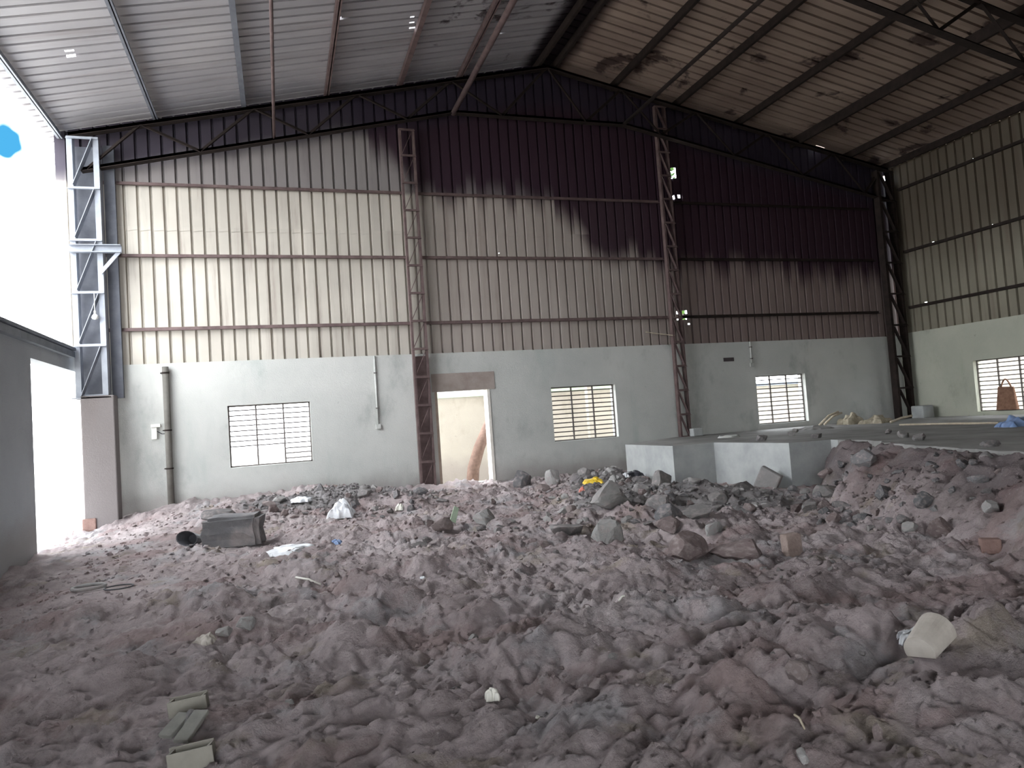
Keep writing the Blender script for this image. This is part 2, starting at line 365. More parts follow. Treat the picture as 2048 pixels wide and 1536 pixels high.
nv = GX.size; co = np.concatenate([np.stack([GX, GY, GZ], -1).reshape(-1, 3), np.array(crumb_v)])
idx = (np.arange(ny-1)[:, None]*nx + np.arange(nx-1)[None, :]).reshape(-1)
fc = np.stack([idx, idx+1, idx+1+nx, idx+nx], -1); tri = np.array(crumb_f)+nv
me = bpy.data.meshes.new('floor'); me.vertices.add(len(co)); me.vertices.foreach_set('co', co.astype(np.float32).ravel())
li = np.concatenate([fc.ravel(), tri.ravel()]); me.loops.add(len(li)); me.loops.foreach_set('vertex_index', li.astype(np.int32))
me.polygons.add(len(fc)+len(tri)); me.polygons.foreach_set('loop_start', np.concatenate([np.arange(0, fc.size, 4), fc.size+np.arange(0, tri.size, 3)]).astype(np.int32))
at = me.attributes.new('soil', 'FLOAT', 'POINT'); at.data.foreach_set('value', bank_mask(co[:, 0], co[:, 1]).astype(np.float32))
at = me.attributes.new('rubble', 'FLOAT', 'POINT'); at.data.foreach_set('value', rubble_mask(co[:, 0], co[:, 1]).astype(np.float32))
me.update(); me.polygons.foreach_set('use_smooth', np.arange(len(fc)+len(tri)) < len(fc)); me.validate(); me.materials.append(M['earth'])
fl = bpy.data.objects.new('floor', me); COL.objects.link(fl); struct(fl)
g = MB(); g.add([(-70, -50, -.16), (-3.9, -50, -.16), (-3.9, 16.3, -.16), (17.6, 16.3, -.16), (17.6, -50, -.16), (80, -50, -.16), (80, 90, -.16), (-70, 90, -.16)],
                [(0, 1, 2, 7), (2, 3, 6, 7), (3, 4, 5, 6)])
g.add([(-3.9, -50, -.16), (17.6, -50, -.16), (17.6, -7, -.16), (-3.9, -7, -.16)], [(0, 1, 2, 3)])
struct(g.build('ground', M['yard']))

# ------------------------------------------------------------------ plastered walls with openings
def wall(name, m, lo, hi, z0, z1, holes, place, thick):
    us = sorted({lo, hi, *[h[0] for h in holes], *[h[1] for h in holes]}); zs = sorted({z0, z1, *[h[2] for h in holes], *[h[3] for h in holes]})
    b = MB(); inh = lambda u, z: any(h[0] < u < h[1] and h[2] < z < h[3] for h in holes)
    q = lambda a: b.add([place(*p) for p in a], [(0, 1, 2, 3)])
    solid = {}
    for i in range(len(us)-1):
        for j in range(len(zs)-1): solid[i, j] = not inh((us[i]+us[i+1])/2, (zs[j]+zs[j+1])/2)
    for (i, j), s in solid.items():
        if not s: continue
        u0, u1, a, c = us[i], us[i+1], zs[j], zs[j+1]
        q([(u0, 0, a), (u1, 0, a), (u1, 0, c), (u0, 0, c)]); q([(u0, thick, a), (u1, thick, a), (u1, thick, c), (u0, thick, c)])
        for (di, dj, e) in ((-1, 0, [(u0, a), (u0, c)]), (1, 0, [(u1, a), (u1, c)]), (0, -1, [(u0, a), (u1, a)]), (0, 1, [(u0, c), (u1, c)])):
            if not solid.get((i+di, j+dj), False):
                q([(e[0][0], 0, e[0][1]), (e[1][0], 0, e[1][1]), (e[1][0], thick, e[1][1]), (e[0][0], thick, e[0][1])])
    o = b.build(name, m)
    bm = bmesh.new(); bm.from_mesh(o.data); bmesh.ops.remove_doubles(bm, verts=bm.verts, dist=1e-5); bmesh.ops.recalc_face_normals(bm, faces=bm.faces); bm.to_mesh(o.data); bm.free()
    return struct(o)
TH = .3
W = {1: (-1.05, .63, .97, 2.28), 2: (6.3, 8.03, .96, 2.29), 3: (12.25, 13.88, .97, 2.29)}
DOOR = (3.41, 4.74, .17, 2.33)
wall('wall_back', M['plaster'], -3.6, 17.7, -.3, WT, [W[1], W[2], W[3], DOOR], lambda u, d, z: (u, YB+d, z), TH)
W4 = (12.1, 13.8, .93, 2.28)
wall('wall_right', M['plaster_right'], Y0, YB, -.3, WT+.05, [W4], lambda u, d, z: (XR+d, u, z), TH)
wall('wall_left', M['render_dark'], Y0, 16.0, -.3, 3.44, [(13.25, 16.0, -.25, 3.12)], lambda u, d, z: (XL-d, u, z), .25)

def window(n, u0, u1, z0, z1, place, cols=2, rows=11, gone=()):
    r = thing('window_%d' % n, None, None, place((u0+u1)/2, .14, z0)); r['kind'] = 'structure'
    inv = Vector(r.location)
    def P(u, d, z): return Vector(place(u, d, z)) - inv
    f = MB()
    for a, c in (((u0, z0+.015), (u1, z0+.015)), ((u0, z1-.015), (u1, z1-.015)), ((u0+.015, z0), (u0+.015, z1)), ((u1-.015, z0), (u1-.015, z1))):
        f.bar(P(a[0], .14, a[1]), P(c[0], .14, c[1]), .03, .03)
    f.build('frame', M['frame'], r)
    for k in range(cols):
        u = u0 + (u1-u0)*(k+1)/(cols+1); MB().bar(P(u, .14, z0), P(u, .14, z1), .035, .035, (1, 0, .01)).build('mullion', M['frame'], r)
    for k in range(rows):
        z = z0 + (z1-z0)*(k+1)/(rows+1)
        u_a, u_b = u0, u1
        if k in gone: u_a = u0 + (u1-u0)*.67
        MB().tube([P(u_a, .14, z), P(u_b, .14, z)], .015, 6).build('bar', M['bar'], r)
    return r
pb = lambda u, d, z: (u, YB+d, z)
window(1, *W[1], pb, gone=(0, 1, 2)); window(2, *W[2], pb); window(3, *W[3], pb, rows=10)
window(4, *W4, lambda u, d, z: (XR+d, u, z), rows=11)

# the doorway: bare jambs and a brown patched lintel
d = thing('door_1', None, None, (4.07, YB, .17)); d['kind'] = 'structure'
MB().box(.60, .665, -.02, .3, -.1, 2.16).build('jamb', M['jamb'], d)
MB().box(-.66, -.60, 0, .3, -.1, 2.16).build('jamb', M['jamb_tan'], d)
MB().box(-.72, .8, -.012, .01, 2.16, 2.58).build('lintel', M['lintel'], d)

# ------------------------------------------------------------------ ribbed sheeting
def sheeting(name, m, u0, u1, vfun, mp, holes=(), tiers=(), pitch=.25, rib=.06, depth=.06, edge=None):
    prof = []; u = u0
    while u < u1:
        prof += [(u, 0), (u+pitch-rib, 0), (u+pitch-rib*.7, depth), (u+pitch-rib*.3, depth)]; u += pitch
    prof.append((u, 0))
    fine = []
    for (ua, wa), (ub, wb) in zip(prof, prof[1:]):
        fine.append((ua, wa)); fine += [(q, wa+(wb-wa)*(q-ua)/(ub-ua)) for q in sorted({q for h in holes for q in h[:2] if ua+1e-6 < q < ub-1e-6})]
    prof = fine + [prof[-1]]
    b = MB()
    for (ua, wa), (ub, wb) in zip(prof, prof[1:]):
        va0, va1 = vfun(ua); vb0, vb1 = vfun(ub)
        cuts = [h for h in holes if h[0] < ub-1e-6 and h[1] > ua+1e-6]
        brk = sorted({0.0, 1.0, *[max(0, min(1, (v-va0)/(va1-va0))) for h in cuts for v in h[2:4]], *[max(0, min(1, (t-va0)/(va1-va0))) for t in tiers]})
        for s0, s1 in zip(brk, brk[1:]):
            if s1-s0 < 1e-6: continue
            vm = va0 + (va1-va0)*(s0+s1)/2
            if any(h[2] < vm < h[3] for h in cuts): continue
            o = sum(.012 for t in tiers if vm > t)
            if o and any(abs(va0+(va1-va0)*s0-t) < 1e-4 for t in tiers): s0 -= .09/(va1-va0)
            b.add([mp(ua, va0+(va1-va0)*s0, wa-o), mp(ub, vb0+(vb1-vb0)*s0, wb-o), mp(ub, vb0+(vb1-vb0)*s1, wb-o), mp(ua, va0+(va1-va0)*s1, wa-o)], [(0, 1, 2, 3)])
    o = b.build(name, m)
    so = o.modifiers.new('sheet', 'SOLIDIFY'); so.thickness = .0015
    return struct(o)
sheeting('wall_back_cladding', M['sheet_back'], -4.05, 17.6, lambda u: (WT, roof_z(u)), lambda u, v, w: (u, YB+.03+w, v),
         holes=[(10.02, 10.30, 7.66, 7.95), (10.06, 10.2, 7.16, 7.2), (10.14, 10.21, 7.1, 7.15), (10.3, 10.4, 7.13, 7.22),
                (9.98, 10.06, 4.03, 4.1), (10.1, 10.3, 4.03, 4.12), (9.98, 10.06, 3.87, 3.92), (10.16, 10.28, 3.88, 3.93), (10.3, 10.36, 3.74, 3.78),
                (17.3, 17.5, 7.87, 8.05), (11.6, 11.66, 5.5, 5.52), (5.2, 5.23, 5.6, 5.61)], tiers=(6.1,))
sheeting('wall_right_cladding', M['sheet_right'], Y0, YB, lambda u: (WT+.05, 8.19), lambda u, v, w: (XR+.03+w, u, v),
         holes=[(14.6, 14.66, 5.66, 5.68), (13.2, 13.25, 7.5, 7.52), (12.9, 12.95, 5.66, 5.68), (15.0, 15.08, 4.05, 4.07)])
def rl(u, v, w): return (v, u, roof_z(v)+w)
sheeting('ceiling_left', M['roof_left'], Y0, 16.3, lambda u: (-4.25, XM), rl, rib=.06, depth=.12,
         holes=[(12.9, 12.96, 1.36, 1.45), (13.55, 13.6, 2.85, 2.97), (13.35, 13.39, 2.82, 2.92), (13.15, 13.19, 2.8, 2.88), (14.2, 14.24, 4.95, 5.02), (14.0, 14.04, 4.9, 4.96),
                (13.22, 13.28, -3.12, -2.98), (13.04, 13.1, -3.1, -2.96)])
sheeting('ceiling_right', M['roof_right'], Y0, 16.3, lambda u: (XM, 17.9), rl, rib=.06, depth=.12, holes=[(15.9, 15.92, 14.9, 15.2), (15.75, 15.78, 14.2, 14.3)])
# outer parts of the enclosure: the left side out of view is sheeted to shape the daylight
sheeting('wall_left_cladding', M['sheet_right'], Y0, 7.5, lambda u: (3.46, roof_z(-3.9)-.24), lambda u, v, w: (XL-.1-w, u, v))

wall('wall_front', M['plaster_right'], -4.05, 17.7, -.3, 10.6, [(-3.4, 1.6, -.2, 4.8)], lambda u, d, z: (u, Y0-d, z), .25)  # unseen wall added to darken the right; gate sized for floor light

# ------------------------------------------------------------------ steel: purlins, girts, ties
ord_ = ['first', 'second', 'third', 'fourth', 'fifth', 'sixth']
PL = [-3.95, -2.15, -.42, 1.33, 3.0, 4.45]
for i, x in enumerate(PL):
    z = roof_z(x); b = MB().bar((x, Y0, z-.10), (x, YB-.02, z-.10), .07, .13).bar((x+.04, Y0, z-.155), (x+.04, YB-.02, z-.155), .05, .02)
    lab = 'steel eave purlin along the open left edge of the roof' if i == 0 else 'steel purlin under the grey left roof slope, %s up from the left eave purlin' % ord_[i-1]
    b.build('purlin', M['steel'] if i > 2 else M['steel_pale'] if i == 0 else M['steel_grey'], label=lab, cat='purlin', group='purlins of the left roof slope')
PR = [8.5, 10.3, 12.2, 14.05, 15.85, 17.2]
for i, x in enumerate(PR):
    z = roof_z(x) - (.11 if i != 3 else .16); b = MB().channel((x, Y0, z), (x, YB-.02, z), .07, .17 if i != 3 else .24)
    lab = 'dark eave purlin along the right wall top' if i == 5 else 'dark purlin under the rusty right roof slope, %s down from the ridge' % ord_[i]
    b.build('purlin', M['steel_dark'], label=lab, cat='purlin', group='purlins of the right roof slope')
for s in (-1, 1):
    x = XM + s*.22; MB().channel((x, Y0, roof_z(x)-.11), (x, YB-.02, roof_z(x)-.11), .07, .17).build(
        'ridge_purlin', M['steel_dark'], label='dark ridge purlin on the %s side of the roof peak' % ('left' if s < 0 else 'right'), cat='purlin', group='ridge purlins')
for i, (x, z, lab, mm) in enumerate(((.18, 7.98, 'thin tie pipe under the grey left roof slope, nearest the open left side', M['steel']),
                              (4.2, 8.82, 'stout tie pipe running back under the roof left of the ridge', M['steel']),
                              (8.65, 8.85, 'tie pipe running back under the rusty roof just right of the ridge', M['steel_dark']))):
    MB().tube([(x, Y0, z), (x, YB-.35, z)], (.03, .06, .045)[i], 10).build('tie_pipe', mm, smooth=True, label=lab, cat='pipe', group='tie pipes between the trusses')
GZL = [(3.94, 'lowest'), (5.47, 'middle'), (6.98, 'top')]
BAY = [(-3.2, 2.93, 'left bay of the back wall'), (3.28, 9.66, 'middle bay of the back wall'), (10.02, 16.65, 'right bay of the back wall')]
for bi, (a, c, bl) in enumerate(BAY):
    for z, zl in GZL:
        MB().angle((a, YB-.05, z), (c, YB-.05, z), -.07 if False else .07, .07, .01).build('girt', M['steel'] if bi < 2 else M['steel_dark'],
            label='%s steel girt across the sheeting of the %s' % (zl, bl), cat='girt', group='girts of the back wall')
for z, zl in ((4.0, 'lowest'), (5.62, 'middle'), (7.45, 'top')):
    MB().angle((XR-.05, Y0, z), (XR-.05, YB-.45, z), .07, .07, .01).build('girt', M['steel_dark'], label='%s steel girt along the sheeting of the right wall' % zl, cat='girt', group='girts of the right wall')

# ------------------------------------------------------------------ lattice columns
def lattice(x0, x1, y, z0, z1, cell, m, lean, label, chw=.05, chd=.12, diag=.045):
    r = thing('lattice_column', label, 'column', ((x0+x1)/2, y, z0)); L0 = Vector(r.location)
    P = lambda x, yy, z: Vector((x, yy, z)) - L0
    for x in (x0+chw/2, x1-chw/2):
        MB().bar(P(x, y, z0), P(x, y, z1), chw, chd, (0, 1, 0)).build('channel', m, r)
    MB().box(x0-.06-L0.x, x1+.06-L0.x, -.16, .16, 0, .02).build('base_plate', m, r)
    n = max(1, round((z1-z0)/cell)); c = (z1-z0)/n
    for k in range(n+1):
        z = z0 + k*c - (.03 if k == n else 0) + (.05 if k == 0 else 0)
        MB().angle(P(x0, y-chd/2-.01, z), P(x1, y-chd/2-.01, z), .05, .05, .008).build('batten', m, r)
    for k in range(n):
        za, zb = z0+k*c+.05, z0+(k+1)*c-.04
        a, e = (x0+chw, x1-chw) if lean > 0 else (x1-chw, x0+chw)
        MB().bar(P(a, y-chd/2+.02, za), P(e, y-chd/2+.02, zb), .012, diag, (0, 1, 0)).build('diagonal', m, r)
    return r, P
r, P = lattice(-3.72, -3.16, 15.62, 2.55, 7.75, .98, M['steel_pale'], 1, 'pale grey lattice column at the open left corner of the back wall', .1, .2, .19)
MB().box(-.2, .38, -.16, .2, -2.7, .05).build('plaster_casing', M['casing'], r, bevel=.02)
MB().box(-.24, .0, -.19, .2, -2.7, -2.3).build('brick_footing', M['brick'], r, bevel=.02)
MB().bar(P(-3.05, 15.86, 2.55), P(-3.05, 15.86, 7.7), .2, .1, (0, 1, 0)).build('rear_channel', M['steel_grey'], r)
MB().box(-.25, .27, .2, .215, .02, 5.1).build('web_plate', M['steel_grey'], r)
b = MB().channel(P(-3.72, 15.5, 5.48), P(-2.82, 15.5, 5.48), .12, .14); b.build('bracket', M['steel_pale'], r)
MB().bar(P(-3.2, 15.46, 5.0), P(-2.86, 15.46, 5.42), .03, .07).build('gusset', M['steel_pale'], r)
r, P = lattice(2.92, 3.28, 15.85, .12, 8.45, .62, M['steel'], 1, 'red-brown lattice column standing left of the doorway')
MB().box(-.15, .2, .09, .13, .0, 3.05).build('web_plate', M['steel'], r)
lattice(9.68, 10.0, 15.85, .78, 9.5, .62, M['steel'], -1, 'red-brown lattice column between the second and third windows, on the platform edge', .05, .12, .09)
lattice(16.62, 17.2, 15.62, .8, 8.0, .95, M['steel_dark'], -1, 'dark lattice column in the far right corner', .09, .2, .1)

# ------------------------------------------------------------------ roof trusses
def truss(y, label, dark):
    r = thing('roof_truss', label, 'truss', (XM, y, 8.85)); L0 = Vector(r.location)
    P = lambda x, z: Vector((x, y, z)) - L0
    top = lambda x: roof_z(x) - .27
    def bot(x):
        if x < 4.2: return 8.85 - (4.2-x)*.226
        if x > 8.65: return 8.85 - (x-8.65)*.199
        return 8.85
    MB().angle(P(-3.7, top(-3.7)), P(XM, top(XM)), .08, .1).angle(P(-3.7, top(-3.7)), P(XM, top(XM)), -.08, .1).build('top_chord', dark, r)
    MB().angle(P(XM, top(XM)), P(17.15, top(17.15)), .08, .1).angle(P(XM, top(XM)), P(17.15, top(17.15)), -.08, .1).build('top_chord', dark, r)
    for a, c in ((-3.5, 4.2), (4.2, 8.65), (8.65, 17.0)): MB().angle(P(a, bot(a)), P(c, bot(c)), .08, .09).angle(P(a, bot(a)), P(c, bot(c)), -.08, .09).build('bottom_chord', dark, r)
    xs_ = [-3.4, -2.4, -1.3, -.2, .9, 2.0, 3.1, 4.2, 5.4, XM, 7.6, 8.65, 9.7, 10.8, 11.9, 13.0, 14.1, 15.2, 16.2, 16.9]
    for k in range(len(xs_)-1):
        a, c = xs_[k], xs_[k+1]
        p, q = (P(a, bot(a)), P(c, top(c))) if k % 2 == 0 else (P(a, top(a)), P(c, bot(c)))
        MB().angle(p, q, .06, .06, .009).build('web_bar', dark, r)
truss(15.62, 'dark steel roof truss against the back gable', M['steel_dark'])
truss(9.45, 'nearer dark roof truss crossing the top right corner', M['steel_dark'])

# ------------------------------------------------------------------ raised floor at right
poly = [(7.42, 14.5), (7.40, 12.42), (8.33, 12.38), (8.50, 10.35), (9.28, 10.2)]
yy = 10.2
rg = random.Random(3)
while yy > 2.6:
    yy -= .16; poly.append((float(np.interp(yy, EY, EX)) + rg.uniform(-.07, .07) - .02, yy))
poly += [(7.6, Y0), (XR-.01, Y0), (XR-.01, YB-.01), (9.66, YB-.01)]
b = MB(); n = len(poly)
bot = lambda k: -.2 if (k < 5 or k > n-5) else PZ-.14
b.add([(x, y_, PZ) for x, y_ in poly] + [(x, y_, bot(k)) for k, (x, y_) in enumerate(poly)],
      [tuple(range(n))] + [(i, (i+1) % n, n+(i+1) % n, n+i) for i in range(n)])
plat = struct(b.build('platform', M['slab']))
me = plat.data; me.materials.append(M['concrete'])
for p in me.polygons:
    c_ = p.center
    if abs(p.normal.z) < .3 and c_.y > 10.1 and c_.x < 9.4: p.material_index = 1
bm = bmesh.new(); bm.from_mesh(me); bmesh.ops.triangulate(bm, faces=[f for f in bm.faces if len(f.verts) > 4]); bm.to_mesh(me); bm.free()

# ------------------------------------------------------------------ stones
def rock_mesh(name, seed, m, sub=3, cuts=14, rough=.05):
    rg = random.Random(seed); bm = bmesh.new(); bmesh.ops.create_icosphere(bm, subdivisions=sub, radius=1)
    for v in bm.verts: v.co *= 1.35
    for _ in range(cuts):
        d_ = Vector((rg.gauss(0, 1), rg.gauss(0, 1), rg.gauss(0, 1))).normalized(); k = rg.uniform(.62, .95)
        for v in bm.verts:
            e = v.co.dot(d_)
            if e > k: v.co -= d_*(e-k)
    for v in bm.verts: v.co += v.co.normalized()*rg.uniform(-rough, rough)*.6
    bmesh.ops.remove_doubles(bm, verts=bm.verts, dist=.05)
    me = bpy.data.meshes.new(name); bm.to_mesh(me); bm.free(); me.materials.append(m); return me
ROCK = {k: [rock_mesh(k, 10*i+j, M[mm]) for i in range(7)] for j, (k, mm) in enumerate((('stone', 'stone'), ('stone_pale', 'stone_pale'), ('stone_dark', 'stone_dark'), ('clod', 'stone_red')))}
placed = []
def stone(name, kind, x, y, sx, sy, sz, label, group=None, rz=None, tilt=.35, sink=.3, cat='stone', z=None, rg=random):
    o = bpy.data.objects.new(name, rg.choice(ROCK[kind])); COL.objects.link(o)
    o.scale = (sx, sy, sz); o.rotation_euler = (rg.uniform(-tilt, tilt), rg.uniform(-tilt, tilt), rg.uniform(0, 6.28) if rz is None else rz)
    o.location = (x, y, (gz(x, y) if z is None else z) + sz*(1-2*sink)*.8); placed.append((x, y, max(sx, sy)))
    return tag(o, label, cat, group)
def px_stone(name, kind, px, py, wpx, hpx, label, depth=.8, **kw):        # py = foot of the stone in the survey picture
    p = hit(px, py); dd = (p-Vector((0, 0, EYE))).dot(AF); s = dd/FPX/2
    return stone(name, kind, p.x, p.y, wpx*s*1.02, wpx*s*depth, hpx*s*1.1, label, **kw)
big = [
 ('stone', 'stone', 445, 1036, 60, 24, 'flat grey stone behind the big dark concrete lump', {}),
 ('stone', 'stone_dark', 1046, 965, 42, 34, 'dark stone at the wall foot right of the doorway', {}),
 ('stone', 'stone_pale', 1108, 970, 30, 34, 'pale pointed stone at the wall foot below the second window', dict(sink=.15)),
 ('stone', 'stone_pale', 1364, 962, 44, 30, 'pale stone lying against the end of the low concrete step', {}),
 ('stone', 'stone', 1322, 968, 56, 32, 'grey wedge-shaped stone before the low concrete step', {}),
 ('stone', 'stone', 1220, 1003, 78, 46, 'broad grey boulder at the top of the right rubble heap', {}),
 ('stone', 'stone_pale', 1211, 1084, 54, 50, 'pale round-faced boulder low on the right rubble heap', dict(sink=.2)),
 ('stone', 'stone', 1135, 1068, 66, 30, 'flat grey slab lying left of the pale boulder', {}),
 ('brick_fragment', 'clod', 1340, 1062, 66, 28, 'reddish brick fragment on the front of the right rubble heap', {}),
 ('stone', 'stone_pale', 1428, 1065, 40, 28, 'pale stone right of the reddish brick fragment', {}),
 ('earth_clod', 'clod', 1370, 1110, 96, 52, 'dark red earth clod in front of the right rubble heap', dict(sink=.25)),
 ('earth_clod', 'clod', 1475, 1112, 110, 44, 'brown earth clod between the red clod and the upright block', dict(sink=.3)),
 ('brick_fragment', 'clod', 880, 1062, 44, 28, 'brown brick fragment beside the green shard', dict(sink=.2)),
 ('stone', 'stone', 968, 1042, 46, 26, 'grey stone in the middle of the earth before the doorway', {}),
 ('stone', 'stone', 1650, 990, 60, 34, 'grey lump at the foot of the broken earth bank', {}),
 ('stone', 'stone_pale', 1985, 1024, 40, 26, 'pale lump at the foot of the bank near the right edge', {}),
 ('stone', 'stone_pale', 492, 1256, 34, 24, 'pale small stone in the left foreground soil', {}),
 ('stone', 'stone_pale', 452, 1268, 36, 22, 'pale small stone just left of another in the left foreground', {}),
 ('stone', 'clod', 1758, 1478, 24, 30, 'small round stone in the right foreground soil', {}),
 ('stone', 'stone_pale', 1608, 1530, 34, 24, 'small pale stone at the bottom right of the soil', {}),
 ('earth_clod', 'clod', 1600, 1352, 60, 44, 'rounded soil clod in the right foreground', dict(sink=.35)),
 ('stone', 'stone_dark', 384, 1444, 50, 24, 'dark greenish stone between the two pale channel blocks', dict(sink=.25)),
]
for nm, kd, px, py, wp, hp, lab, kw in big: px_stone(nm, kd, px, py, wp, hp, lab, **kw)
def chunk(name, m, wd, dp, ht, loc, rz, seed, label, cat, rough=.045, cuts=3):
    bm = bmesh.new(); bmesh.ops.create_cube(bm, size=1); bmesh.ops.bevel(bm, geom=bm.edges[:], offset=.09, segments=2, affect='EDGES')
    bmesh.ops.subdivide_edges(bm, edges=bm.edges[:], cuts=cuts, use_grid_fill=True)
    for v in bm.verts:
        c = v.co.copy(); q = perlin(np.array([c.x*3+seed, c.y*3]), np.array([c.z*3+seed, c.x*2-c.z*2.3]), seed)
        q2 = perlin(np.array([c.x*9+seed]), np.array([c.z*9+c.y*7]), seed+1)
        v.co += c.normalized()*float(q[0]*rough*1.6 + q[1]*rough + q2[0]*rough*.5); v.co = Vector((v.co.x*wd, v.co.y*dp, (v.co.z+.42)*ht))
    me = bpy.data.meshes.new(name); bm.to_mesh(me); bm.free(); me.materials.append(m); o = bpy.data.objects.new(name, me); COL.objects.link(o)
    o.location = loc; o.rotation_euler = (0, 0, rz); return tag(o, label, cat)
p = hit(470, 1088); chunk('concrete_block', M['stone_dark'], .80, .5, .46, p, -YAW+.15, 5, 'big dark grey concrete lump with a flat top on the left edge of the rubble', 'stone'); placed.append((p.x, p.y, .45))
# tilted slab leaning on the concrete face
b = MB().box(-.2, .2, -.06, .06, 0, .5); o = b.build('stone_slab', M['stone'], bevel=.03, label='broken stone slab leaning against the pale concrete step face', cat='stone')
o.location = (8.16, 10.75, gz(8.16, 10.75)-.06); o.rotation_euler = (R(8), R(30), R(-60))
# ------------------------------------------------------------------ crumpled sheets, bags and other litter
def crumple(name, m, loc, sx, sy, h, seed, label, cat, rz=0, parent=None, n=15, group=None):
    rg = np.random.RandomState(seed); u = np.linspace(-1, 1, n); U, V = np.meshgrid(u, u)
    Rr = np.sqrt(U**2+V**2)+1e-6; rad = .75+.25*perlin(np.arctan2(V, U)*1.1+seed, U*0+seed*.7, seed)
    X = U*sx/2*rad; Y = V*sy/2*rad
    Z = h*np.clip(1-np.maximum(abs(U), abs(V))**2, 0, 1)*(.45+.9*np.abs(perlin(U*1.7+seed, V*1.7, seed+1))) + h*.35*np.abs(perlin(U*4+seed, V*4, seed+2))
    edge = np.maximum(abs(U), abs(V)) > .98; Z[edge] = -.03
    X += .12*sx*perlin(U*3, V*3+9, seed+3); Y += .12*sy*perlin(U*3, V*3+5, seed+4)
    b = MB(); b.add(list(zip(X.ravel(), Y.ravel(), Z.ravel())), [(i*n+j, i*n+j+1, (i+1)*n+j+1, (i+1)*n+j) for i in range(n-1) for j in range(n-1)])
    placed.append((loc[0], loc[1], max(sx, sy)*.5))
    o = b.build(name, m, parent, smooth=True, loc=loc, label=label, cat=cat, group=group); o.rotation_euler = (0, 0, rz)
    s = o.modifiers.new('thick', 'SOLIDIFY'); s.thickness = .003; s2 = o.modifiers.new('sub', 'SUBSURF'); s2.levels = s2.render_levels = 1
    return o
def px_crumple(name, m, px, py, wpx, hpx, seed, label, cat, dy=1.0, rz=None):
    p = hit(px, py); s = (p-Vector((0, 0, EYE))).dot(AF)/FPX
    return crumple(name, m, p, wpx*s, wpx*s*dy, hpx*s, seed, label, cat, -YAW if rz is None else rz)
px_crumple('plastic_bag', M['white'], 684, 1034, 62, 40, 1, 'white plastic bag standing up in the left rubble heap', 'bag', .6)
px_crumple('plastic_sheet', M['white'], 575, 1102, 120, 10, 2, 'long crumpled white plastic sheet before the left rubble heap', 'plastic')
px_crumple('plastic_scrap', M['white'], 482, 1036, 26, 8, 3, 'white plastic scrap behind the big dark concrete lump', 'plastic')
px_crumple('plastic_scrap', M['white'], 604, 1000, 54, 8, 4, 'white scrap at the back of the left rubble heap, under the window', 'plastic')
px_crumple('plastic_scrap', M['paper'], 800, 1020, 22, 12, 5, 'small white scrap left of the earth mound', 'plastic')
px_crumple('plastic_scrap', M['blue'], 672, 1088, 30, 7, 6, 'small blue plastic scrap in front of the white bag', 'plastic')
px_crumple('yellow_wrapper', M['yellow'], 1186, 966, 50, 11, 7, 'bright yellow wrapper on the soil below the second window', 'wrapper')
px_crumple('pink_wrapper', M['pink'], 1164, 984, 16, 9, 8, 'small pink wrapper in front of the yellow one', 'wrapper')
px_crumple('black_bag', M['black'], 1266, 950, 50, 9, 9, 'black plastic bag between yellow wrapper and concrete step', 'bag')
px_crumple('plastic_scrap', M['white'], 1250, 953, 20, 8, 10, 'white plastic scrap left of the black bag', 'plastic')
px_crumple('plastic_scrap', M['white'], 1294, 954, 20, 9, 11, 'white plastic scrap right of the black bag', 'plastic')
px_crumple('paper_scrap', M['paper'], 984, 1390, 34, 14, 12, 'crumpled white paper in the middle foreground', 'paper')
px_crumple('paper_scrap', M['paper'], 1076, 1438, 18, 7, 13, 'small paper scrap right of the crumpled white paper', 'paper')
px_crumple('plastic_scrap', M['tub'], 412, 1284, 54, 16, 14, 'dirty pale shard lying in the left foreground', 'plastic')
px_crumple('plastic_scrap', M['white'], 845, 1158, 18, 5, 15, 'tiny white scrap in the middle of the soil', 'plastic')
px_crumple('plastic_bag', M['white'], 1826, 1286, 78, 24, 16, 'torn white plastic bag beside the broken tub', 'bag', .7)
# green shard standing in the soil
p = hit(903, 1048); MB().add([(-.05, 0, -.05), (.06, .01, -.05), (.14, .03, .2), (.07, .02, .24), (-.05, .02, -.05), (.06, .03, -.05), (.14, .05, .2), (.07, .04, .24)],
    [(0, 1, 2, 3), (7, 6, 5, 4), (0, 4, 5, 1), (1, 5, 6, 2), (2, 6, 7, 3), (3, 7, 4, 0)]).build('plastic_shard', M['greenshard'], loc=p, label='pale green shard standing upright in the earth mound', cat='shard')
# broken tub in the right foreground
p = hit(1915, 1306); s = (p-Vector((0, 0, EYE))).dot(AF)/FPX
t = thing('broken_tub', 'broken dirty white tub on its side in the right foreground', 'tub', p)
rr = 42*s; n = 18; outer = []; inner = []
b = MB(); vs = []
for k in range(n+1):
    a = math.pi*(-.12+1.24*k/n)
    for rad in (1, .93):
        for l, q in ((0, 1.0), (1, .82)): vs.append((l*110*s, math.cos(a)*rr*rad*q, math.sin(a)*rr*rad*q*1.05))
fs = []
for k in range(n):
    a, c = k*4, k*4+4; fs += [(a, c, c+1, a+1), (a+2, a+3, c+3, c+2), (a, a+2, c+2, c), (a+1, c+1, c+3, a+3)]
fs += [(0, 1, 3, 2), (n*4, n*4+2, n*4+3, n*4+1)]
o = b.add(vs, fs).build('body', M['tub'], t, smooth=False)
MB().add([(108*s, math.cos(a)*rr*.82, math.sin(a)*rr*.86) for a in [math.pi*(-.12+1.24*k/n) for k in range(n+1)]] +
         [(111*s, math.cos(a)*rr*.82, math.sin(a)*rr*.86) for a in [math.pi*(-.12+1.24*k/n) for k in range(n+1)]],
         [tuple(range(n+1)), tuple(range(2*n+1, n, -1))] + [(k, k+1, n+2+k, n+1+k) for k in range(n)]).build('bottom', M['tub'], t)
